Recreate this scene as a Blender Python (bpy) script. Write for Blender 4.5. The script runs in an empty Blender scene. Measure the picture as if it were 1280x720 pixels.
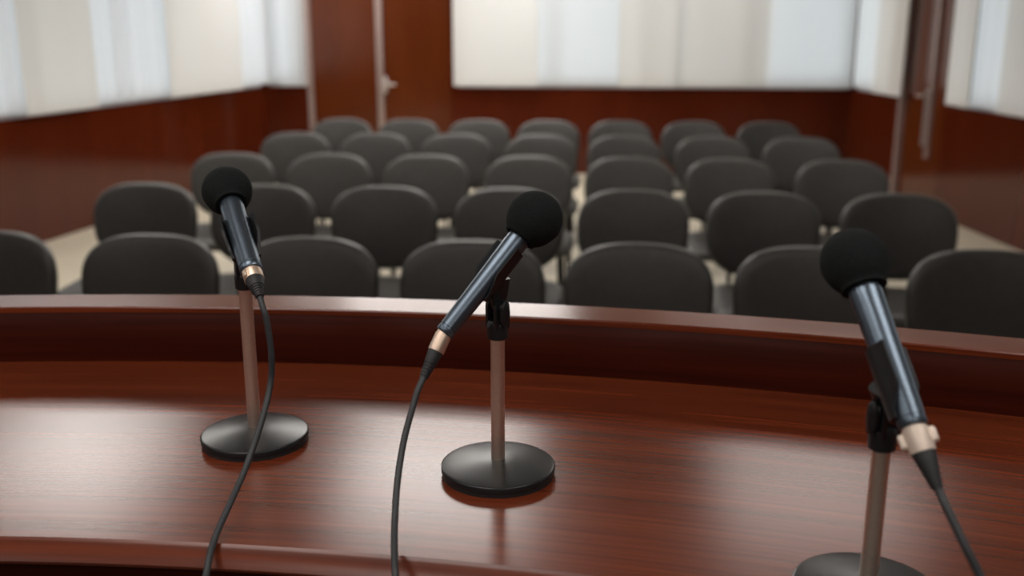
import bpy, bmesh, math, random
from mathutils import Vector, Matrix
random.seed(7)
PI = math.pi
C = bpy.context.scene.collection
sc = bpy.context.scene

# ------------------------------------------------------------------ camera, world, exposure
cam_data = bpy.data.cameras.new('camera')
cam = bpy.data.objects.new('camera', cam_data); C.objects.link(cam)
cam.location = (0, 0, 1.55)
cam.rotation_euler = (math.radians(90 - 14.55), 0, math.radians(5.3))
cam_data.sensor_width = 36; cam_data.lens = 1250 * 36 / 1280
cam_data.clip_start = 0.05; cam_data.clip_end = 100
cam_data.dof.use_dof = True
cam_data.dof.focus_distance = 1.12
cam_data.dof.aperture_fstop = 3.4
sc.camera = cam

w = bpy.data.worlds.new('sky'); sc.world = w; w.use_nodes = True
bgn = w.node_tree.nodes['Background']
bgn.inputs[0].default_value = (0.965, 0.98, 1.0, 1); bgn.inputs[1].default_value = 1.5
LIGHT_STRENGTH = 8.8
sc.view_settings.view_transform = 'Standard'
sc.view_settings.look = 'None'
sc.view_settings.gamma = 1
sc.view_settings.use_curve_mapping = False
sc.view_settings.exposure = 0.14

# ------------------------------------------------------------------ materials
def newmat(name):
    m = bpy.data.materials.new(name); m.use_nodes = True
    nt = m.node_tree; return m, nt, nt.nodes['Principled BSDF']

def mix_ramp(nt, fac, c0, c1, p0=0.0, p1=1.0):
    r = nt.nodes.new('ShaderNodeValToRGB'); nt.links.new(fac, r.inputs[0])
    r.color_ramp.elements[0].color = (*c0, 1); r.color_ramp.elements[1].color = (*c1, 1)
    r.color_ramp.elements[0].position = p0; r.color_ramp.elements[1].position = p1
    return r

def plain(name, col, rough=0.5, metal=0.0, noise=0.12, nscale=60, bump=0.0, bscale=300, coat=0.0, spec=0.5):
    m, nt, b = newmat(name)
    tc = nt.nodes.new('ShaderNodeTexCoord')
    n = nt.nodes.new('ShaderNodeTexNoise'); n.inputs['Scale'].default_value = nscale; n.inputs['Detail'].default_value = 4
    nt.links.new(tc.outputs['Object'], n.inputs['Vector'])
    r = mix_ramp(nt, n.outputs['Fac'], [c * (1 - noise) for c in col], [min(1, c * (1 + noise)) for c in col], .3, .7)
    nt.links.new(r.outputs[0], b.inputs['Base Color'])
    b.inputs['Roughness'].default_value = rough; b.inputs['Metallic'].default_value = metal
    b.inputs['Specular IOR Level'].default_value = spec
    if coat: b.inputs['Coat Weight'].default_value = coat; b.inputs['Coat Roughness'].default_value = .1
    if bump:
        n2 = nt.nodes.new('ShaderNodeTexNoise'); n2.inputs['Scale'].default_value = bscale; n2.inputs['Detail'].default_value = 3
        nt.links.new(tc.outputs['Object'], n2.inputs['Vector'])
        bp = nt.nodes.new('ShaderNodeBump'); bp.inputs['Strength'].default_value = bump; bp.inputs['Distance'].default_value = .002
        nt.links.new(n2.outputs['Fac'], bp.inputs['Height']); nt.links.new(bp.outputs[0], b.inputs['Normal'])
    return m

def wood(name, dark, mid, light, rough, uv, scale, spec=0.5, bump=.15, fine=(.72, 1.12)):
    """grain runs along the first coordinate"""
    m, nt, b = newmat(name)
    tc = nt.nodes.new('ShaderNodeTexCoord'); mp = nt.nodes.new('ShaderNodeMapping')
    mp.inputs['Scale'].default_value = scale
    nt.links.new(tc.outputs['UV' if uv else 'Object'], mp.inputs['Vector'])
    n = nt.nodes.new('ShaderNodeTexNoise'); n.inputs['Scale'].default_value = 1; n.inputs['Detail'].default_value = 6
    n.inputs['Roughness'].default_value = .62; n.inputs['Distortion'].default_value = .5
    nt.links.new(mp.outputs[0], n.inputs['Vector'])
    mp2 = nt.nodes.new('ShaderNodeMapping'); mp2.inputs['Scale'].default_value = [s * k for s, k in zip(scale, (1.6, 5, 5))]
    nt.links.new(tc.outputs['UV' if uv else 'Object'], mp2.inputs['Vector'])
    n2 = nt.nodes.new('ShaderNodeTexNoise'); n2.inputs['Scale'].default_value = 1; n2.inputs['Detail'].default_value = 3
    nt.links.new(mp2.outputs[0], n2.inputs['Vector'])
    r = mix_ramp(nt, n.outputs['Fac'], dark, light, .3, .72)
    e = r.color_ramp.elements.new(.5); e.color = (*mid, 1)
    r2 = mix_ramp(nt, n2.outputs['Fac'], (fine[0],) * 3, (fine[1],) * 3, .35, .65)
    mx = nt.nodes.new('ShaderNodeMix'); mx.data_type = 'RGBA'; mx.blend_type = 'MULTIPLY'; mx.inputs[0].default_value = 1
    nt.links.new(r.outputs[0], mx.inputs[6]); nt.links.new(r2.outputs[0], mx.inputs[7])
    nt.links.new(mx.outputs[2], b.inputs['Base Color'])
    b.inputs['Roughness'].default_value = rough
    b.inputs['Specular IOR Level'].default_value = spec
    bp = nt.nodes.new('ShaderNodeBump'); bp.inputs['Strength'].default_value = bump; bp.inputs['Distance'].default_value = .0006
    nt.links.new(n2.outputs['Fac'], bp.inputs['Height']); nt.links.new(bp.outputs[0], b.inputs['Normal'])
    return m

M = {}
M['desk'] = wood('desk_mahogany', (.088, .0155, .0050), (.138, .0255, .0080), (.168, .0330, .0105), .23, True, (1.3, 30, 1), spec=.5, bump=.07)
M['desk_shaded'] = wood('desk_mahogany_face_shaded', (.036, .0046, .0015), (.045, .0058, .0018), (.054, .007, .0022), .35, True, (1.6, 26, 1), spec=.12, bump=.05)  # same mahogany, shade of the unlit upright faces put into its colour
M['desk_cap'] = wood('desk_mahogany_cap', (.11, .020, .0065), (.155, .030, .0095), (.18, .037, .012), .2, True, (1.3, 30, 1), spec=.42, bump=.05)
M['wall_wood'] = wood('wall_panel_wood', (.060, .0085, .0022), (.068, .010, .0026), (.078, .012, .0032), .13, False, (3, 3, .35), spec=.30, bump=0, fine=(.96, 1.04))
M['door_wood'] = wood('door_veneer', (.078, .015, .0026), (.085, .017, .003), (.095, .020, .0036), .15, False, (3, 3, .35), spec=.5, bump=0, fine=(.96, 1.04))
M['foam'] = plain('black_foam', (.014, .0165, .0165), .95, noise=.25, nscale=500, bump=.9, bscale=1100, spec=.15)
M['mic_metal'] = plain('blue_black_metal', (.14, .18, .225), .3, .85, noise=.08, nscale=400, bump=.06, bscale=1500)
M['plastic'] = plain('black_plastic', (.010, .010, .011), .38, noise=.15, nscale=200, bump=.05, bscale=900)
M['rubber'] = plain('black_rubber', (.018, .019, .021), .55, noise=.15, nscale=200)
M['cable'] = plain('dark_grey_cable', (.028, .031, .034), .5, noise=.1, nscale=200)
M['base'] = plain('base_black_enamel', (.011, .012, .013), .3, noise=.1, nscale=300, bump=.03, bscale=1200)
M['pole'] = plain('satin_nickel', (.88, .76, .65), .45, 1.0, noise=.04, nscale=300)
M['gold'] = plain('champagne_metal', (.86, .68, .54), .42, .9, noise=.04, nscale=300)
M['cream_tab'] = plain('cream_tab', (.80, .68, .58), .4, .3, noise=.03)
M['leather'] = plain('charcoal_leather', (.039, .0365, .033), .43, noise=.12, nscale=30, bump=.25, bscale=220)
M['chair_metal'] = plain('chair_black_metal', (.015, .015, .015), .35, .3, noise=.1)
M['chair_glide'] = plain('chair_glide_plastic', (.03, .03, .03), .6)
M['floor'] = plain('beige_floor', (.60, .54, .42), .38, noise=.05, nscale=3)
M['dais'] = plain('dais_carpet', (.10, .08, .07), .9, noise=.2, nscale=200, bump=.5)
M['ceiling'] = plain('ceiling_white', (.44, .385, .34), .9, noise=.03, nscale=8)
M['paint'] = plain('warm_white_paint', (.70, .67, .62), .8, noise=.03, nscale=5)
M['steel'] = plain('brushed_steel', (.55, .50, .47), .35, .8, noise=.08, nscale=40)
M['frame'] = plain('grey_brown_trim', (.30, .22, .20), .4, .3, noise=.06, nscale=20)
M['window_frame'] = plain('window_frame_white', (.7, .7, .7), .5)

def cloth(name, col, trans, weave):
    m, nt, b = newmat(name)
    out = nt.nodes['Material Output']
    tc = nt.nodes.new('ShaderNodeTexCoord')
    wv = nt.nodes.new('ShaderNodeTexNoise'); wv.inputs['Scale'].default_value = weave; wv.inputs['Detail'].default_value = 3
    nt.links.new(tc.outputs['Object'], wv.inputs['Vector'])
    r = mix_ramp(nt, wv.outputs['Fac'], [c * .95 for c in col], col, .35, .65)
    d = nt.nodes.new('ShaderNodeBsdfDiffuse'); t = nt.nodes.new('ShaderNodeBsdfTranslucent')
    nt.links.new(r.outputs[0], d.inputs[0]); nt.links.new(r.outputs[0], t.inputs[0])
    mx = nt.nodes.new('ShaderNodeMixShader'); mx.inputs[0].default_value = trans
    nt.links.new(d.outputs[0], mx.inputs[1]); nt.links.new(t.outputs[0], mx.inputs[2])
    nt.links.new(mx.outputs[0], out.inputs['Surface'])
    nt.nodes.remove(b)
    return m
M['panel_cloth'] = cloth('cream_panel_fabric', (.76, .755, .735), .27, 300)
M['sheer_cloth'] = cloth('white_sheer_fabric', (.90, .91, .93), .62, 200)
M['bright_cloth'] = cloth('thin_white_fabric', (.90, .90, .90), .74, 200)

def glass_mat():
    m = bpy.data.materials.new('window_glass'); m.use_nodes = True; nt = m.node_tree
    nt.nodes.remove(nt.nodes['Principled BSDF'])
    g = nt.nodes.new('ShaderNodeBsdfGlossy'); g.inputs['Roughness'].default_value = .02
    t = nt.nodes.new('ShaderNodeBsdfTransparent'); t.inputs[0].default_value = (.93, .97, .98, 1)
    f = nt.nodes.new('ShaderNodeFresnel'); f.inputs[0].default_value = 1.45
    mx = nt.nodes.new('ShaderNodeMixShader')
    nt.links.new(f.outputs[0], mx.inputs[0]); nt.links.new(t.outputs[0], mx.inputs[1]); nt.links.new(g.outputs[0], mx.inputs[2])
    nt.links.new(mx.outputs[0], nt.nodes['Material Output'].inputs['Surface'])
    return m
M['glass'] = glass_mat()

def emit_mat(name, col, s):
    m = bpy.data.materials.new(name); m.use_nodes = True; nt = m.node_tree
    nt.nodes.remove(nt.nodes['Principled BSDF'])
    e = nt.nodes.new('ShaderNodeEmission'); e.inputs[0].default_value = (*col, 1); e.inputs[1].default_value = s
    nt.links.new(e.outputs[0], nt.nodes['Material Output'].inputs['Surface']); return m
M['lamp'] = emit_mat('ceiling_lamp_diffuser', (1.0, .95, .90), LIGHT_STRENGTH)
M['lamp_far'] = emit_mat('ceiling_lamp_diffuser_far', (1.0, .95, .90), LIGHT_STRENGTH * 1.25)
M['lamp_dim'] = emit_mat('ceiling_lamp_diffuser_dim', (1.0, .93, .87), LIGHT_STRENGTH * .45)

# ------------------------------------------------------------------ mesh helpers
def obj(name, bm, mat, parent=None, smooth=True, auto=35):
    """link a bmesh as one object; verts are in world space, moved into the parent's frame"""
    if parent is not None:
        bmesh.ops.translate(bm, vec=-world_loc(parent), verts=bm.verts)
    bmesh.ops.recalc_face_normals(bm, faces=bm.faces)
    if smooth:
        lim = math.radians(auto)
        for f in bm.faces: f.smooth = True
        for e in bm.edges:
            if len(e.link_faces) == 2 and e.calc_face_angle(0) > lim: e.smooth = False
    me = bpy.data.meshes.new(name); bm.to_mesh(me); bm.free()
    me.materials.append(M[mat] if isinstance(mat, str) else mat)
    o = bpy.data.objects.new(name, me); C.objects.link(o)
    if parent is not None: o.parent = parent
    return o

def world_loc(o):
    v = Vector(o.location)
    while o.parent: o = o.parent; v = v + Vector(o.location)
    return v

def thing(name, label, cat, loc=(0, 0, 0), group=None):
    o = bpy.data.objects.new(name, None); C.objects.link(o); o.location = loc; o.empty_display_size = .05
    return tag(o, label, cat, group)

def tag(o, label, cat, group=None):
    o['label'] = label; o['category'] = cat
    if group: o['group'] = group
    return o

def struct(name, bm, mat, smooth=False, parent=None):
    o = obj(name, bm, mat, parent, smooth); o['kind'] = 'structure'; return o

def add_box(bm, lo, hi, bevel=0.0, seg=2, mat=None):
    r = bmesh.ops.create_cube(bm, size=1)
    vs = r['verts']
    c = [(a + b) / 2 for a, b in zip(lo, hi)]; s = [abs(b - a) for a, b in zip(lo, hi)]
    T = Matrix.Translation(c) @ Matrix.Diagonal((*s, 1))
    if mat is not None: T = mat @ T
    bmesh.ops.transform(bm, matrix=T, verts=vs)
    if bevel:
        es = list({e for v in vs for e in v.link_edges})
        bmesh.ops.bevel(bm, geom=es, offset=bevel, segments=seg, profile=.5, affect='EDGES')
    return bm

def box(lo, hi, bevel=0.0, seg=2, mat=None):
    return add_box(bmesh.new(), lo, hi, bevel, seg, mat)

def frame_of(d, up=Vector((0, 0, 1))):
    d = Vector(d).normalized()
    x = up.cross(d)
    if x.length < 1e-4: x = Vector((1, 0, 0))
    x.normalize(); y = d.cross(x).normalized()
    return x, y, d

def add_lathe(bm, prof, org, d=(0, 0, 1), n=40, closed=False):
    """prof: list of (t along the axis, radius)"""
    x, y, z = frame_of(d); org = Vector(org); rings = []
    for t, r in prof:
        if r < 1e-6: rings.append([bm.verts.new(org + z * t)])
        else: rings.append([bm.verts.new(org + z * t + (x * math.cos(2 * PI * k / n) + y * math.sin(2 * PI * k / n)) * r) for k in range(n)])
    for a, b in zip(rings, rings[1:]):
        for k in range(n):
            k2 = (k + 1) % n
            if len(a) == 1 and len(b) == 1: break
            if len(a) == 1: bm.faces.new((a[0], b[k], b[k2]))
            elif len(b) == 1: bm.faces.new((a[k], b[0], a[k2]))
            else: bm.faces.new((a[k], b[k], b[k2], a[k2]))
    if len(rings[0]) > 1: bm.faces.new(rings[0])
    if len(rings[-1]) > 1: bm.faces.new(rings[-1])
    return bm

def catmull(P, sub=10):
    P = [Vector(p) for p in P]; Q = [P[0] * 2 - P[1]] + P + [P[-1] * 2 - P[-2]]; out = []
    for i in range(1, len(Q) - 2):
        a, b, c, d = Q[i - 1:i + 3]
        for k in range(sub):
            t = k / sub
            out.append(.5 * ((2 * b) + (c - a) * t + (2 * a - 5 * b + 4 * c - d) * t * t + (3 * b - a - 3 * c + d) * t ** 3))
    out.append(P[-1]); return out

def add_tube(bm, pts, r, n=12):
    pts = [Vector(p) for p in pts]; rings = []
    rr = r if callable(r) else (lambda s: r)
    d0 = (pts[1] - pts[0]).normalized(); x, y, _ = frame_of(d0)
    for i, p in enumerate(pts):
        d = (pts[min(i + 1, len(pts) - 1)] - pts[max(i - 1, 0)]).normalized()
        x = (x - d * x.dot(d)).normalized(); y = d.cross(x)
        q = rr(i / (len(pts) - 1))
        rings.append([bm.verts.new(p + (x * math.cos(2 * PI * k / n) + y * math.sin(2 * PI * k / n)) * q) for k in range(n)])
    for a, b in zip(rings, rings[1:]):
        for k in range(n): bm.faces.new((a[k], b[k], b[(k + 1) % n], a[(k + 1) % n]))
    bm.faces.new(rings[0]); bm.faces.new(rings[-1]); return bm

# ------------------------------------------------------------------ room
Y0, Y1, ZC = -3.0, 11.0, 2.9
LX = lambda y: -4.16 + .1025 * (y - 7)
RX = lambda y: 3.03 - .1165 * (y - 7)
SILL, HEAD = .93, 2.82

def slab(p, q, z0, z1, t, side=1, bm=None):
    """upright slab from p to q (xy), thickness t to the given side"""
    bm = bm or bmesh.new()
    p = Vector((*p, 0)); q = Vector((*q, 0)); d = (q - p).normalized(); n = Vector((d.y, -d.x, 0)) * side * t
    vs = [bm.verts.new(v) for v in (p + Vector((0, 0, z0)), q + Vector((0, 0, z0)), q + n + Vector((0, 0, z0)), p + n + Vector((0, 0, z0)),
                                    p + Vector((0, 0, z1)), q + Vector((0, 0, z1)), q + n + Vector((0, 0, z1)), p + n + Vector((0, 0, z1)))]
    for f in ((0, 1, 2, 3), (4, 5, 6, 7), (0, 1, 5, 4), (1, 2, 6, 5), (2, 3, 7, 6), (3, 0, 4, 7)): bm.faces.new([vs[i] for i in f])
    return bm

def poly_slab(pts, z0, z1):
    bm = bmesh.new(); a = [bm.verts.new((x, y, z0)) for x, y in pts]; b = [bm.verts.new((x, y, z1)) for x, y in pts]
    bm.faces.new(a); bm.faces.new(b)
    for i in range(len(pts)): j = (i + 1) % len(pts); bm.faces.new((a[i], a[j], b[j], b[i]))
    return bm

room = [(LX(Y0) - .2, Y0 - .2), (RX(Y0) + .2, Y0 - .2), (RX(Y1) + .2, Y1 + .2), (LX(Y1) - .2, Y1 + .2)]
struct('floor', poly_slab(room, -.1, 0), 'floor')
struct('ceiling', poly_slab(room, ZC, ZC + .1), 'ceiling')
T = .16
def lp(y): return (LX(y), y)
def rp(y): return (RX(y), y)
# left wall: continuous window band above the wainscot
LW0, LW1 = 1.2, 10.98
bm = slab(lp(Y0 - .1), lp(Y1), 0, SILL, T, -1)
slab(lp(Y0 - .1), lp(Y1), HEAD, ZC, T, -1, bm); slab(lp(Y0 - .1), lp(LW0), SILL, HEAD, T, -1, bm); slab(lp(LW1), lp(Y1), SILL, HEAD, T, -1, bm)
struct('wall_left', bm, 'wall_wood')
# right wall with the doorway between 8.80 and 9.68
D2a, D2b = 8.80, 9.66
bm = slab(rp(Y0 - .1), rp(D2a), 0, SILL, T, 1); slab(rp(D2b), rp(Y1), 0, SILL, T, 1, bm)
slab(rp(Y0 - .1), rp(Y1), HEAD, ZC, T, 1, bm)
slab(rp(Y0 - .1), rp(1.2), SILL, HEAD, T, 1, bm); slab(rp(8.72), rp(D2a), SILL, HEAD, T, 1, bm)
slab(rp(D2b), rp(D2b + .08), SILL, HEAD, T, 1, bm); slab(rp(10.98), rp(Y1), SILL, HEAD, T, 1, bm)
slab(rp(D2a), rp(D2b), 2.2, HEAD, T, 1, bm)
struct('wall_right', bm, 'wall_wood')
# back wall with a double doorway
D1a, D1b = -3.25, -1.69
xl, xr = LX(Y1), RX(Y1)
bm = slab((xl - .2, Y1), (D1a, Y1), 0, SILL, T, -1); slab((D1b, Y1), (xr + .2, Y1), 0, SILL, T, -1, bm)
slab((xl - .2, Y1), (xr + .2, Y1), HEAD, ZC, T, -1, bm); slab((D1a, Y1), (D1b, Y1), 2.2, HEAD, T, -1, bm)
slab((xl - .2, Y1), (xl + .01, Y1), SILL, HEAD, T, -1, bm); slab((D1b, Y1), (D1b + .07, Y1), SILL, HEAD, T, -1, bm)
slab((xr - .01, Y1), (xr + .2, Y1), SILL, HEAD, T, -1, bm); slab((D1a - .05, Y1), (D1a, Y1), SILL, HEAD, T, -1, bm)
struct('wall_back', bm, 'wall_wood')
struct('wall_front', slab((LX(Y0) - .2, Y0), (RX(Y0) + .2, Y0), 0, ZC, T, 1), 'wall_wood')

def window(name, p, q, side, bays):
    """frame with mullions and one pane per bay, set inside the wall opening"""
    p = Vector((*p, 0)); q = Vector((*q, 0)); d = (q - p).normalized(); n = Vector((d.y, -d.x, 0)) * side
    a, b = p + n * .06, q + n * .06; L = (q - p).length
    bm = bmesh.new()
    for z0, z1 in ((SILL, SILL + .05), (HEAD - .05, HEAD), (2.05, 2.09)): slab(a.xy, b.xy, z0, z1, .05, side, bm)
    for k in range(bays + 1):
        s = (L - .05) * k / bays; slab((a + d * s).xy, (a + d * (s + .05)).xy, SILL + .05, HEAD - .05, .05, side, bm)
    fr = struct(name, bm, 'window_frame')
    for k in range(bays):
        s = (L - .05) * k / bays
        g = obj('window_pane', slab((a + n * .02 + d * (s + .05)).xy, (a + n * .02 + d * ((L - .05) * (k + 1) / bays)).xy, SILL + .05, HEAD - .05, .006, side), 'glass', fr, False)
    return fr
window('window_1', lp(LW0), lp(LW1), -1, 7)
window('window_2', (D1b + .07, Y1), (xr - .01, Y1), -1, 4)
window('window_3', rp(1.2), rp(8.72), 1, 6)
window('window_4', rp(D2b + .08), rp(10.98), 1, 1)
window('window_5', (xl + .01, Y1), (D1a - .05, Y1), -1, 1)

# doors: leaves flush with the panelling, a pale trim strip on the hinge side and between the leaves
d1 = struct('door_1', slab((D1a, Y1 + .02), (-2.47, Y1 + .02), 0, 2.2, .045, -1), 'door_wood')
obj('door_leaf', slab((-2.465, Y1 + .02), (D1b, Y1 + .02), 0, 2.2, .045, -1), 'door_wood', d1, False)
obj('meeting_strip', box((-2.505, Y1 - .012, 0), (-2.435, Y1 + .02, 2.2), .004), 'frame', d1)
h = obj('door_handle', box((-2.44, Y1 - .015, .86), (-2.395, Y1 + .02, 1.04), .008), 'steel', d1)
bm = bmesh.new(); add_tube(bm, catmull([(-2.418, Y1, .96), (-2.418, Y1 - .05, .96), (-2.39, Y1 - .065, .96), (-2.29, Y1 - .065, .955)], 6), .011)
obj('lever', bm, 'steel', h)
struct('trim_1', box((D1a - .035, Y1 - .02, 0), (D1a + .025, Y1 + .02, 2.25), .005), 'frame')
d2 = struct('door_2', slab((RX(D2a) + .02, D2a), (RX(D2b) + .02, D2b), 0, 2.2, .045, 1), 'door_wood')
obj('meeting_strip', slab((RX(9.03) - .010, 9.03), (RX(9.08) - .010, 9.08), .45, 2.2, .03, 1), 'frame', d2, False)
h = obj('door_handle', slab((RX(9.11) - .014, 9.11), (RX(9.15) - .014, 9.15), .55, 1.04, .03, 1), 'steel', d2, False)
bm = bmesh.new(); hx = RX(9.13)
add_tube(bm, catmull([(hx, 9.13, .98), (hx - .05, 9.13, .98), (hx - .065, 9.16, .98), (hx - .055, 9.28, .975)], 6), .011)
obj('lever', bm, 'steel', h)
struct('trim_2', slab((RX(9.63) - .02, 9.63), (RX(9.70) - .02, 9.70), 0, 2.25, .04, 1), 'frame')

# ------------------------------------------------------------------ window coverings: flat fabric panels and gathered sheers
def panel(p, q, off, side, label, mat='panel_cloth', z0=.95):
    p = Vector((*p, 0)); q = Vector((*q, 0)); d = (q - p).normalized(); n = Vector((d.y, -d.x, 0)) * -side
    L = (q - p).length
    t = thing('panel_blind', label, 'blind', (p + q) / 2 + n * off + Vector((0, 0, z0)), 'flat fabric panel blinds on the windows')
    a, b = p + n * off, q + n * off
    bm = bmesh.new(); N = 10; rows = 6; g = []
    for j in range(rows + 1):
        z = z0 + .012 + (2.83 - z0 - .012) * j / rows
        g.append([bm.verts.new(a + d * (L * i / N) + n * (.004 * math.sin(i * 1.3 + L * 5)) + Vector((0, 0, z))) for i in range(N + 1)])
    for j in range(rows):
        for i in range(N): bm.faces.new((g[j][i], g[j][i + 1], g[j + 1][i + 1], g[j + 1][i]))
    obj('fabric', bm, mat, t)
    obj('bottom_rail', slab((a + n * .003).xy, (b + n * .003).xy, z0, z0 + .025, .006, side), mat, t, False)
    obj('top_track', slab((a + n * .01).xy, (b + n * .01).xy, 2.83, 2.86, .015, side), 'window_frame', t, False)
    return t

def sheer(p, q, off, side, label, mat='sheer_cloth', amp=.024, folds=None, z0=.965):
    p = Vector((*p, 0)); q = Vector((*q, 0)); d = (q - p).normalized(); n = Vector((d.y, -d.x, 0)) * -side
    L = (q - p).length; folds = folds or L / .22
    bm = bmesh.new(); N = int(folds * 8) + 2; rows = 8; g = []
    ph = random.random() * 6; cc = (p + q) / 2 + n * off + Vector((0, 0, z0))
    for j in range(rows + 1):
        z = z0 + (2.83 - z0) * j / rows; k = 1 - .5 * j / rows
        row = []
        for i in range(N + 1):
            s = i / N; a = 2 * PI * folds * s + ph
            o_ = amp * k * (math.sin(a + .8 * math.sin(a * .37 + ph)) + .35 * math.sin(a * 2.3 + 1))
            row.append(bm.verts.new(p + d * (L * s) + n * (off + o_) + Vector((0, 0, z)) - cc))
        g.append(row)
    for j in range(rows):
        for i in range(N): bm.faces.new((g[j][i], g[j][i + 1], g[j + 1][i + 1], g[j + 1][i]))
    o = obj('sheer_curtain', bm, mat); o.location = cc
    return tag(o, label, 'curtain', 'gathered sheer curtains on the windows')

# left wall, far to near
sheer(lp(10.28), lp(10.9), .05, -1, 'bluish white sheer curtain on left wall, next to the far left corner')
panel(lp(8.80), lp(10.24), .09, -1, 'cream fabric panel blind on left wall, the farther one in view')
sheer(lp(7.65), lp(8.98), .04, -1, 'gathered pale blue sheer curtain on left wall between two cream panels')
panel(lp(6.84), lp(7.71), .09, -1, 'cream fabric panel blind on left wall, the nearer one in view')
sheer(lp(5.8), lp(7.05), .04, -1, 'white sheer curtain on left wall cut by left edge of the photo')
panel(lp(4.5), lp(5.8), .09, -1, 'cream fabric panel blind on left wall outside the frame, beside front chairs')
sheer(lp(3.2), lp(4.55), .05, -1, 'white sheer curtain on left wall outside the frame, nearest the desk')
panel(lp(1.2), lp(3.2), .09, -1, 'cream fabric panel blind on left wall level with the desk')
# back wall
panel((-3.72, Y1), (-3.56, Y1), .04, -1, 'very narrow white panel blind on back wall tucked into the left corner', 'bright_cloth', .965)
panel((-3.58, Y1), (-3.262, Y1), .09, -1, 'narrow white panel blind on back wall left of the double door', 'bright_cloth')
panel((-1.646, Y1), (-.736, Y1), .09, -1, 'cream fabric panel blind on back wall just right of the double door')
panel((-.75, Y1), (.14, Y1), .05, -1, 'bright white panel blind on back wall, the brightest one', 'bright_cloth', .965)
panel((.118, Y1), (.735, Y1), .09, -1, 'narrow cream panel blind on back wall right of the bright white one')
panel((.72, Y1), (1.68, Y1), .05, -1, 'cream panel blind on back wall, second from the right corner')
panel((1.665, Y1), (2.545, Y1), .09, -1, 'white panel blind on back wall, next to the right corner', 'bright_cloth')
# right wall, far to near
panel(rp(9.50), rp(10.17), .09, 1, 'narrow cream panel blind on right wall beyond the single door')
sheer(rp(10.18), rp(10.88), .03, 1, 'narrow white sheer curtain on right wall in the far right corner', 'bright_cloth', .006)
panel(rp(8.18), rp(8.58), .09, 1, 'narrow cream panel blind on right wall just nearer than the single door')
sheer(rp(7.78), rp(8.30), .04, 1, 'bright white sheer curtain on right wall between two cream panels')
panel(rp(6.6), rp(7.74), .09, 1, 'cream panel blind on right wall cut by right edge of the photo')
sheer(rp(5.42), rp(6.58), .05, 1, 'white sheer curtain on right wall outside the frame, beside middle chairs')
panel(rp(4.1), rp(5.4), .09, 1, 'cream panel blind on right wall outside the frame, beside front chairs')
sheer(rp(2.82), rp(4.08), .05, 1, 'white sheer curtain on right wall outside the frame, nearest the desk')
panel(rp(1.2), rp(2.8), .09, 1, 'cream panel blind on right wall level with the desk')

# ------------------------------------------------------------------ ceiling lamps
LAMPS = [(x, y, .5, .7, k, '%s of three ceiling lamps %s' % (n, r)) for y, r, ks in
         ((4.9, 'above the front rows', (1, 1, 0)), (10.0, 'near the back wall', (1, 1, 0)), (.4, 'added just behind the desk for highlights', (0, 0, 0)), (-1.9, 'added near the wall behind the desk as fill light', (0, 0, 0)))  # both rows behind the desk are unseen lamps added for highlights and fill
         for x, n, k in zip((-2.85, -.85, 1.1), ('left', 'middle', 'right'), ks)]
LAMPS.append((-1.15, 7.7, .92, .45, 2, 'wide ceiling lamp alone above the back rows'))
for x, y, sx, sy, k, lab in LAMPS:
    t = thing('ceiling_lamp', 'white rectangular lamp, ' + lab, 'lamp', (x, y, ZC - .04), 'rectangular ceiling lamps')
    bm = bmesh.new()
    for a in ((x - sx, y - sy, x + sx, y - sy + .03), (x - sx, y + sy - .03, x + sx, y + sy), (x - sx, y - sy + .03, x - sx + .03, y + sy - .03), (x + sx - .03, y - sy + .03, x + sx, y + sy - .03)):
        add_box(bm, (a[0], a[1], ZC - .04), (a[2], a[3], ZC - .001))
    obj('lamp_frame', bm, 'window_frame', t, False)
    obj('diffuser', box((x - sx + .03, y - sy + .03, ZC - .03), (x + sx - .03, y + sy - .03, ZC - .015)), ('lamp_dim', 'lamp', 'lamp_far')[k], t, False)

# ------------------------------------------------------------------ dais and curved desk
DX, DY, R = -.3955, -2.227, 3.6264
ZT = 1.06
struct('dais', poly_slab([(-4.3, Y0 + .02), (3.6, Y0 + .02), (3.55, 2.0), (-4.3, 2.0)], .0, .30), 'dais')

def arc_sweep(prof, a0, a1, n=96):
    """closed (r, z) profile swept round the desk's centre; u runs along the grain"""
    bm = bmesh.new(); uvl = bm.loops.layers.uv.new('UVMap'); rings = []
    per = [0.0]
    for i in range(len(prof)):
        p, q = prof[i], prof[(i + 1) % len(prof)]; per.append(per[-1] + math.hypot(p[0] - q[0], p[1] - q[1]))
    for k in range(n + 1):
        a = a0 + (a1 - a0) * k / n
        rings.append([bm.verts.new((DX + r * math.sin(a), DY + r * math.cos(a), z)) for r, z in prof])
    m = len(prof)
    for k in range(n):
        for i in range(m):
            j = (i + 1) % m
            f = bm.faces.new((rings[k][i], rings[k][j], rings[k + 1][j], rings[k + 1][i]))
            us = [(a0 + (a1 - a0) * kk / n) * R for kk in (k, k, k + 1, k + 1)]
            vs = [per[i], per[i + 1], per[i + 1], per[i]]
            for l, u, v in zip(f.loops, us, vs): l[uvl].uv = (u, v)
    for rg in (rings[0], rings[-1]):
        f = bm.faces.new(rg)
        for l in f.loops: l[uvl].uv = (l.vert.co.x, l.vert.co.z)
    return bm

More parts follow.
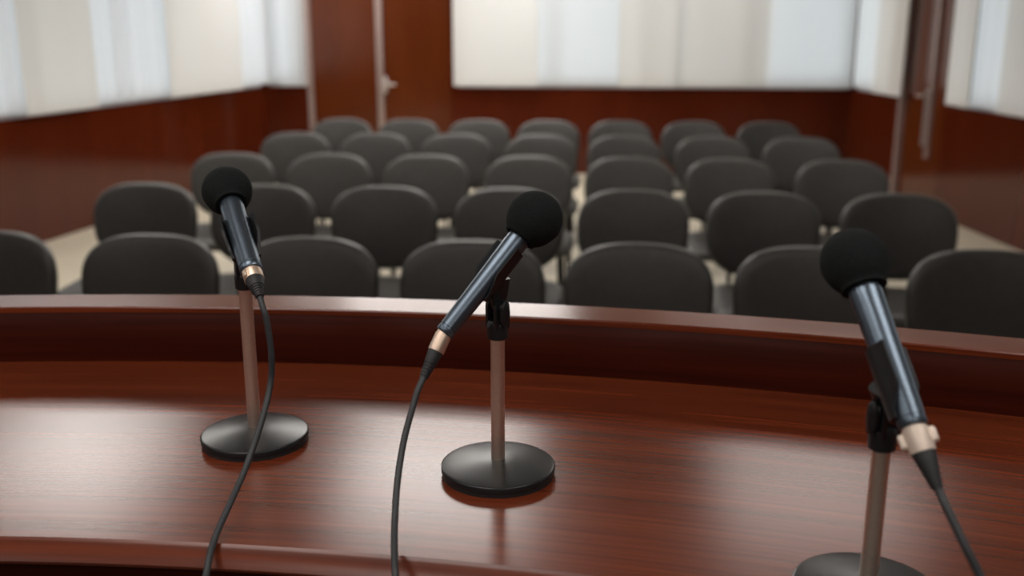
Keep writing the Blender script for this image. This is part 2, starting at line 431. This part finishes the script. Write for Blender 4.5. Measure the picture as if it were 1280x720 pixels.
A0, A1 = math.radians(-38), math.radians(36)
desk = thing('curved_desk', 'long curved glossy mahogany desk with a raised ledge along its far side', 'desk', (DX, DY + R - .25, .30))
Ri = R - .545
obj('desktop', arc_sweep([(R + .03, ZT), (Ri + .004, ZT), (Ri, ZT - .003), (Ri - .010, ZT - .0195), (Ri - .0095, ZT - .0225), (Ri - .007, ZT - .024), (Ri + .03, ZT - .026), (R + .03, ZT - .026)], A0, A1), 'desk', desk, auto=28)
obj('apron', arc_sweep([(Ri + .012, ZT - .026), (Ri + .012, ZT - .16), (Ri + .034, ZT - .16), (Ri + .034, ZT - .026)], A0, A1), 'desk_shaded', desk)
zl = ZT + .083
obj('ledge', arc_sweep([(R, ZT), (R, zl - .003), (R + .003, zl), (R + .068, zl), (R + .072, zl - .004), (R + .072, ZT)], A0, A1), 'desk_shaded', desk, auto=60)
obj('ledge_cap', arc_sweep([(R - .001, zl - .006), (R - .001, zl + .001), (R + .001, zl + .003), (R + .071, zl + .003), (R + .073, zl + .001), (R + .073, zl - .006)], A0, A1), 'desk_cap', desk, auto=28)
obj('front_panel', arc_sweep([(R + .035, ZT), (R + .065, ZT), (R + .065, .30), (R + .035, .30)], A0, A1), 'desk_shaded', desk)
for a in (A0, A1):
    rad = Vector((math.sin(a), math.cos(a))); cen = Vector((DX, DY)); p = cen + rad * (Ri + .04); q = cen + rad * (R + .03)
    obj('side_panel', slab(p, q, .30, ZT - .026, .03, -1 if a > 0 else 1), 'desk_shaded', desk, False)

# ------------------------------------------------------------------ microphone stands
def stand(x, y, ztop, label, hinge_dir):
    t = thing('microphone_stand', label, 'microphone stand', (x, y, ZT), 'desktop microphone stands')
    r = .0645
    bm = add_lathe(bmesh.new(), [(.0, r - .004), (.0, r - .001), (.0045, r - .0005), (.0048, r - .003)], (x, y, ZT), n=72)
    obj('rubber_foot', bm, 'rubber', t)
    bm = add_lathe(bmesh.new(), [(.0048, r - .003), (.0052, r), (.0112, r), (.0120, r - .0008), (.0124, r - .0025), (.0142, .050), (.0165, .035), (.0183, .020), (.0192, .0105), (.0192, 0)], (x, y, ZT), n=96)
    obj('base', bm, 'base', t, auto=50)
    bm = add_lathe(bmesh.new(), [(.0170, .0078), (ztop - ZT - .004, .0078), (ztop - ZT - .002, .0086), (ztop - ZT, .0086)], (x, y, ZT), n=40)
    obj('pole', bm, 'pole', t)
    return t

def microphone(x, y, ztop, H, Tl, rh, rt, ball, rot, slabel, mlabel, clabel, tlist, clip_c, tabs, cable_pts, smooth_boot, bootend, conn):
    t = stand(x, y, ztop, slabel, None)
    H = Vector(H); Tl = Vector(Tl); d = (Tl - H).normalized()          # from the head towards the cable end
    L = (Tl - H).length
    # ---- clip: U-shaped cradle under the barrel; 'dn' points from the barrel to the hinge
    ctr = H + d * clip_c
    hp = Vector((x, y, ztop + .036))
    dn = (hp - ctr); dn = (dn - d * dn.dot(d)).normalized()
    sd = d.cross(dn).normalized()
    dn = (dn * math.cos(rot) + sd * math.sin(rot)).normalized(); sd = d.cross(dn).normalized()
    rb = rh + (rt - rh) * (clip_c / L)
    ri = rb + .0008; th = .0032; half = .031
    bm = bmesh.new(); prev = None
    sect = []
    ro = ri + th; aL = ri * .62
    steps = [-half, -half + .0015, -half + .010, -half + .022, half * .15, half * .30, half * .42, half * .6, half * .8, half]
    rings = []
    for s in steps:
        # full side plates at the head end, then the lips drop away towards the cable end
        if s <= half * .16: up, fl = aL, .0038
        else:
            q = min(1, (s - half * .16) / (half * .65)); up, fl = aL * (1 - 1.5 * q), .0038 * (1 - q)
        a0 = 0.0 if up >= 0 else math.asin(min(.9, -up / ri))
        arc = [a0 + (PI - 2 * a0) * k / 16 for k in range(17)]
        u2 = max(up, 0)
        inner = [(ri * math.cos(a0) + fl, -u2 if up >= 0 else -up - .0002), (ri * math.cos(a0) + fl * .6, (-u2 * .5) if up >= 0 else -up - .0001)] + [(ri * math.cos(a), ri * math.sin(a)) for a in arc] + [(-ri * math.cos(a0) - fl * .6, (-u2 * .5) if up >= 0 else -up - .0001), (-ri * math.cos(a0) - fl, -u2 if up >= 0 else -up - .0002)]
        outer = [(ro * math.cos(a0) + fl, -u2 if up >= 0 else -up - .0002), (ro * math.cos(a0) + fl * .6, (-u2 * .5) if up >= 0 else -up - .0001)] + [(ro * math.cos(a), ro * math.sin(a)) for a in arc] + [(-ro * math.cos(a0) - fl * .6, (-u2 * .5) if up >= 0 else -up - .0001), (-ro * math.cos(a0) - fl, -u2 if up >= 0 else -up - .0002)]
        sect = inner + outer[::-1]
        rings.append([bm.verts.new(ctr + d * s + sd * a + dn * b) for a, b in sect])
    m = len(sect)
    for a, b in zip(rings, rings[1:]):
        for k in range(m): bm.faces.new((a[k], b[k], b[(k + 1) % m], a[(k + 1) % m]))
    for rg in (rings[0], rings[-1]):
        n2 = m // 2
        for k in range(n2 - 1): bm.faces.new((rg[k], rg[k + 1], rg[m - 2 - k], rg[m - 1 - k]))
    clip = obj('clip', bm, 'plastic', t, auto=40)
    # ---- neck from the cradle to the hinge lug
    bm = bmesh.new()
    top = ctr + dn * (ro - .002)
    P = [top, top + (hp - top) * .5, hp]
    Mx = Matrix.Identity(4)
    ax = (hp - top).normalized(); sx = (sd - ax * sd.dot(ax)).normalized(); fy = ax.cross(sx)
    n = 20; rr = []
    for k, (u, wid, dep) in enumerate([(.0, .0075, .010), (.25, .0062, .0105), (.6, .0052, .0105), (.9, .0048, .0092), (1.12, .0044, .006)]):
        c = top + (hp - top) * u
        rr.append([bm.verts.new(c + sx * wid * math.copysign(abs(math.cos(2 * PI * q / n)) ** .6, math.cos(2 * PI * q / n)) + fy * dep * math.copysign(abs(math.sin(2 * PI * q / n)) ** .7, math.sin(2 * PI * q / n))) for q in range(n)])
    for a, b in zip(rr, rr[1:]):
        for q in range(n): bm.faces.new((a[q], b[q], b[(q + 1) % n], a[(q + 1) % n]))
    bm.faces.new(rr[0]); bm.faces.new(rr[-1])
    obj('clip_neck', bm, 'plastic', t, auto=50)
    # ---- threaded adapter with its two ears
    bm = add_lathe(bmesh.new(), [(-.001, .0098), (.0005, .0116), (.013, .0118), (.017, .0112), (.020, .0095), (.022, .004)], (x, y, ztop), n=36)
    hs = sx.copy(); hs.z = 0; hs.normalize(); hv = Vector((0, 0, 1)).cross(hs)
    for sgn in (-1, 1):
        c = Vector((x, y, ztop)) + hs * sgn * .0078
        ear = [bm.verts.new(c + hs * (sgn * e) + hv * px + Vector((0, 0, pz))) for e in (-.0022, .0022) for px, pz in
               [(-.0092, .012), (.0092, .012), (.0092, .036)] + [(.0092 * math.cos(a), .036 + .0092 * math.sin(a)) for a in [PI * k / 10 for k in range(1, 10)]] + [(-.0092, .036)]]
        q = len(ear) // 2
        bm.faces.new(ear[:q]); bm.faces.new(ear[q:])
        for k in range(q): bm.faces.new((ear[k], ear[(k + 1) % q], ear[q + (k + 1) % q], ear[q + k]))
    obj('adapter', bm, 'plastic', t, auto=40)
    # ---- wing knob on the hinge bolt
    side = 1 if tlist > 0 else -1
    if hs.x * side < 0: hs = -hs
    kc = hp + hs * .0098
    bm = add_lathe(bmesh.new(), [(0, .0062), (.003, .0066), (.0045, .005), (.0045, 0)], kc, hs, n=24)
    v0 = len(bm.verts)
    ov = []
    for e, sc_ in ((.0005, .9), (.002, 1.0), (.0055, .96), (.0068, .78), (.0072, .4)):
        ov.append([bm.verts.new(kc + hs * e + hv * (.0062 * sc_ * math.cos(2 * PI * q / 24)) + Vector((0, 0, -.006 + .0150 * sc_ * math.sin(2 * PI * q / 24)))) for q in range(24)])
    for a, b in zip(ov, ov[1:]):
        for q in range(24): bm.faces.new((a[q], b[q], b[(q + 1) % 24], a[(q + 1) % 24]))
    bm.faces.new(ov[0]); bm.faces.new(ov[-1])
    obj('wing_knob', bm, 'plastic', t, auto=50)

    # ---- microphone
    m_ = thing('microphone', mlabel, 'microphone', H, 'microphones on the desk')
    nk = ball * .80
    prof = [(nk - .004, rh * .9), (nk, rh * .985), (nk + .012, rh), (nk + .013, rh), (L * .55, (rh + rt) / 2), (L - .012, rt), (L - .0085, rt), (L - .008, rt - .0005), (L - .0065, rt - .0005), (L - .006, rt), (L - .0015, rt), (L, rt - .0012), (L, rt * .8), (L - .004, rt * .78), (L - .004, 0)]
    bm = add_lathe(bmesh.new(), prof, H, d, n=56)
    obj('body', bm, 'mic_metal', m_, auto=40)
    b_ = ball
    pr = [(-b_ * 1.02, 0)]
    for k in range(1, 15):
        a = PI * k / 18
        pr.append((-b_ * 1.02 * math.cos(a) if a < PI / 2 else -b_ * 1.0 * math.cos(a) * 1.04, b_ * math.sin(a) * (1 - .02 * (a > PI / 2))))
    tl = pr[-1]
    pr += [(tl[0] + .0025, rh + .005), (tl[0] + .003, rh + .0025), (tl[0] + .001, rh + .0004), (tl[0] - .006, rh - .001)]
    bm = add_lathe(bmesh.new(), pr, H, d, n=56)
    for v in bm.verts:
        u = (v.co - H)
        if u.length > .001: v.co += u.normalized() * .0002 * math.sin(v.co.x * 900) * math.cos(v.co.z * 800)
    obj('foam_windscreen', bm, 'foam', m_, auto=75)

    # ---- cable with its plug
    cb = thing('microphone_cable', clabel, 'cable', Tl, 'microphone cables')
    bend = Vector(bootend); dc = (bend - Tl).normalized(); Lc = (bend - Tl).length; lc = conn
    rc = rt * .86
    bm = add_lathe(bmesh.new(), [(-.003, rc * .9), (.001, rc * .9), (.0015, rc), (lc - .001, rc), (lc, rc * .97)], Tl, dc, n=44)
    plug = obj('plug', bm, 'cream_tab' if tabs else 'gold', cb)
    x_, y_, z_ = frame_of(dc)
    if tabs:
        vdir = (Vector((0, 0, 1.55)) - Tl); sid = dc.cross(vdir).normalized()
        for sg in (-1, 1):
            c = Tl + dc * (lc * .45) + sid * sg * (rc + .0012)
            B = Matrix((( *[sid[0], dc[0], sid.cross(dc)[0]], c[0]), (*[sid[1], dc[1], sid.cross(dc)[1]], c[1]), (*[sid[2], dc[2], sid.cross(dc)[2]], c[2]), (0, 0, 0, 1)))
            obj('latch_tab', box((-.0035, -.0065, -.004), (.0035, .0065, .004), .0028, 4, B), 'cream_tab', plug)
    elif slabel.startswith('left'):
        cdir = (Vector((.5, 0, 1.55)) - Tl); cdir = (cdir - dc * cdir.dot(dc)).normalized(); sid = dc.cross(cdir)
        c = Tl + dc * (lc * .5) + (cdir * .3 + sid * (1 if slabel.startswith('left') else -.2)).normalized() * (rc - .0002)
        nrm = (c - Tl - dc * (lc * .5)).normalized(); tt = dc.cross(nrm)
        B = Matrix(((tt[0], dc[0], nrm[0], c[0]), (tt[1], dc[1], nrm[1], c[1]), (tt[2], dc[2], nrm[2], c[2]), (0, 0, 0, 1)))
        obj('latch_tab', box((-.003, -.005, -.001), (.003, .005, .0018), .001, 2, B), 'gold', plug)
    r0, r1 = rc * .93, .0043
    pb = [(lc - .001, rc * .9), (lc + .0005, r0)]
    nb = 5; lb = Lc - lc
    if smooth_boot:
        pb += [(lc + lb * .5, r0 * .72), (lc + lb * .9, r1 * 1.15), (lc + lb, r1)]
    else:
        pb += [(lc + lb * .35, r0 * .84)]
        for k in range(nb):
            s0 = lc + lb * (.38 + .58 * k / nb); s1 = lc + lb * (.38 + .58 * (k + .6) / nb); ra = r0 * .84 + (r1 * 1.12 - r0 * .84) * (k / nb)
            pb += [(s0, ra), (s1, ra * .96), (s1 + .0003, ra * .84), (lc + lb * (.38 + .58 * (k + .95) / nb), ra * .84)]
        pb += [(lc + lb, r1)]
    bm = add_lathe(bmesh.new(), pb, Tl, dc, n=36)
    obj('strain_relief', bm, 'rubber', cb, auto=30)
    pts = [bend - dc * .004] + [Vector(p) for p in cable_pts]
    bm = add_tube(bmesh.new(), catmull(pts, 10), .0034, 14)
    obj('cord', bm, 'cable', cb)

cL = [(-.3645, 1.013, 1.2560), (-.3606, 1.010, 1.2449), (-.3558, 1.005, 1.2083), (-.3572, 1.0, 1.1749), (-.3599, .97, 1.1403), (-.3665, .935, 1.1051), (-.3702, .89, 1.0819), (-.3721, .855, 1.0650), (-.3684, .825, 1.0505), (-.3628, .80, 1.0253), (-.35, .77, .90), (-.33, .75, .6), (-.30, .70, .36), (-.22, .60, .305), (0, .45, .304)]
cM = [(-.1870, .965, 1.1880), (-.1905, .955, 1.1750), (-.1964, .93, 1.1455), (-.1977, .90, 1.1154), (-.194, .865, 1.0901), (-.1875, .83, 1.0757), (-.1802, .80, 1.0606), (-.1715, .77, 1.0233), (-.16, .75, .9), (-.14, .73, .6), (-.10, .68, .36), (0, .58, .306), (.2, .42, .304)]
cR = [(.2645, .734, 1.2010), (.2682, .725, 1.1921), (.2772, .71, 1.1724), (.2877, .70, 1.1519), (.2995, .685, 1.123), (.33, .67, 1.0), (.37, .64, .7), (.40, .60, .38), (.46, .54, .306), (.6, .45, .304)]

microphone(-.4190, 1.108, 1.2536, (-.4526, 1.16, 1.36), (-.3879, 1.05, 1.2877), .0140, .0128, .0298, 0,
           'left desktop microphone stand with round black base', 'dark blue microphone with black foam cap, leftmost of the three',
           'grey cable curving down from the leftmost microphone over the desk edge', 1, .085, False, cL, False, (-.3697, 1.02, 1.2676), .014)
microphone(-.1126, 1.043, 1.2215, (-.0744, 1.065, 1.35), (-.1649, 1.0, 1.2378), .0130, .0102, .0305, 0,
           'middle desktop microphone stand with round black base', 'dark blue microphone with black foam cap, middle one, pointing up to the right',
           'grey cable hanging from the middle microphone over the desk edge', 1, .072, False, cM, False, (-.1836, .975, 1.196), .021)
microphone(.2392, .812, 1.2058, (.2167, .865, 1.3545), (.2494, .768, 1.2432), .0140, .0120, .0290, -.7,
           'right desktop microphone stand with base cut by the bottom of the photo', 'dark blue microphone with black foam cap, nearest and rightmost of the three',
           'grey cable falling from the rightmost microphone to the lower right', -1, .112, True, cR, True, (.2626, .738, 1.2049), .021)

# ------------------------------------------------------------------ audience chairs
def pad(outline, rings_f, bend, Mx, nseg):
    """padded cushion: outline (list of 2-D points) shrunk in rings with depth offsets"""
    bm = bmesh.new(); R_ = []
    for s, dz in rings_f:
        R_.append([bm.verts.new(Mx @ Vector((x * s, y * s, dz + bend(x * s, y * s)))) for x, y in outline] if s > 1e-3 else [bm.verts.new(Mx @ Vector((0, 0, dz)))])
    n = len(outline)
    for a, b in zip(R_, R_[1:]):
        for k in range(n):
            k2 = (k + 1) % n
            if len(a) == 1: bm.faces.new((a[0], b[k], b[k2]))
            elif len(b) == 1: bm.faces.new((a[k], b[0], a[k2]))
            else: bm.faces.new((a[k], b[k], b[k2], a[k2]))
    return bm

def superell(a, b, n_up, n_dn, N=72, taper=0.0):
    out = []
    for k in range(N):
        t = 2 * PI * k / N; c, s = math.cos(t), math.sin(t); e = 2 / (n_up if s >= 0 else n_dn)
        x = a * math.copysign(abs(c) ** e, c); y = b * math.copysign(abs(s) ** e, s)
        out.append((x * (1 + taper * y / b), y))
    return out

ZB = .672; HB = .190
def make_chair(label):
    t = thing('audience_chair', label, 'chair', (0, 0, 0), 'charcoal chairs in rows facing the desk')
    tilt = math.radians(-10)
    # backrest: local frame x across, y up the back, z towards the sitter (-Y)
    B = Matrix.Translation((0, .035, ZB)) @ Matrix.Rotation(tilt, 4, 'X') @ Matrix(((1, 0, 0, 0), (0, 0, -1, 0), (0, 1, 0, 0), (0, 0, 0, 1)))
    o = superell(.247, HB, 2.75, 2.6, taper=.03)
    prof = [(0, .035), (.3, .0338), (.6, .0308), (.8, .0268)] + [(.895 + .105 * math.sin(a), -.003 + .0275 * math.cos(a)) for a in [PI * k / 12 for k in range(1, 12)]] + [(.8, -.031), (.5, -.032), (0, -.033)]
    obj('backrest', pad(o, prof, lambda x, y: .55 * x * x, B, 72), 'leather', t, auto=70)
    o2 = superell(.262, .235, 5, 4)
    S = Matrix.Translation((0, -.255, .43)) @ Matrix.Rotation(math.radians(2), 4, 'X')
    prof = [(0, .040), (.4, .039), (.7, .036), (.88, .029), (.96, .018), (1.0, .002), (1.0, -.012), (.985, -.024), (.95, -.030), (.6, -.032), (0, -.032)]
    obj('seat', pad(o2, prof, lambda x, y: 0, S, 72), 'leather', t, auto=70)
    bm = bmesh.new()
    for sx_ in (-1, 1):
        add_tube(bm, catmull([(sx_ * .13, -.20, .388), (sx_ * .13, -.02, .390), (sx_ * .13, .045, .43), (sx_ * .13, .060, .54), (sx_ * .13, .075, .66)], 5), .010, 8)
        add_tube(bm, [(sx_ * .19, -.42, .388), (sx_ * .19, -.08, .388)], .010, 8)
    add_tube(bm, [(-.19, -.20, .386), (.19, -.20, .386)], .009, 8); add_tube(bm, [(-.19, -.36, .386), (.19, -.36, .386)], .009, 8)
    obj('frame', bm, 'chair_metal', t)
    for sx_ in (-1, 1):
        for y0, y1 in ((-.42, -.45), (-.08, -.02)):
            bm = add_tube(bmesh.new(), [(sx_ * .19, y0, .392), (sx_ * .205, y1, .012)], .011, 10)
            lg = obj('leg', bm, 'chair_metal', t)
            obj('foot_glide', add_lathe(bmesh.new(), [(0, .014), (.002, .016), (.014, .015), (.018, .012)], (sx_ * .205, y1, 0), n=14), 'chair_glide', lg)
    return t

def copy_tree(o, parent=None):
    c = o.copy(); C.objects.link(c)
    if parent: c.parent = parent
    for ch in list(o.children): copy_tree(ch, c)
    return c

ROWY = [3.28, 4.43, 5.60, 6.77, 7.86]
# lateral position of each chair, from the left wall side to the right wall side
ROWX = [[-2.145, -1.557, -1.000, -.434, .121, .675, 1.227],
        [-2.107, -1.549, -.986, -.420, .130, .695, 1.268],
        [-2.129, -1.561, -.999, -.420, .136, .686, 1.286],
        [-2.118, -1.559, -1.003, -.428, .128, .707, 1.282],
        [-2.078, -1.539, -.987, -.443, .115, .672, 1.240]]
TURN = {(3, 6): -9, (4, 5): -3, (3, 5): -5, (2, 6): -6, (2, 5): -2, (4, 6): 3, (1, 6): -2}
ROWN = ['front row', 'second row', 'third row', 'fourth row', 'back row']
COLN = ['leftmost', 'second from left', 'third from left', 'middle', 'third from right', 'second from right', 'rightmost']
chair0 = None
for r, (yy, xs) in enumerate(zip(ROWY, ROWX)):
    for c, xx in enumerate(xs):
        lab = 'charcoal padded chair in the %s, %s chair of its row' % (ROWN[r], COLN[c])
        if chair0 is None: ch = chair0 = make_chair(lab)
        else: ch = copy_tree(chair0); ch['label'] = lab
        ch.location = (xx, yy - .06, 0)
        ch.rotation_euler.z = math.radians(TURN.get((r, c), 0))
chair0.location = (ROWX[0][0], ROWY[0] - .06, 0)
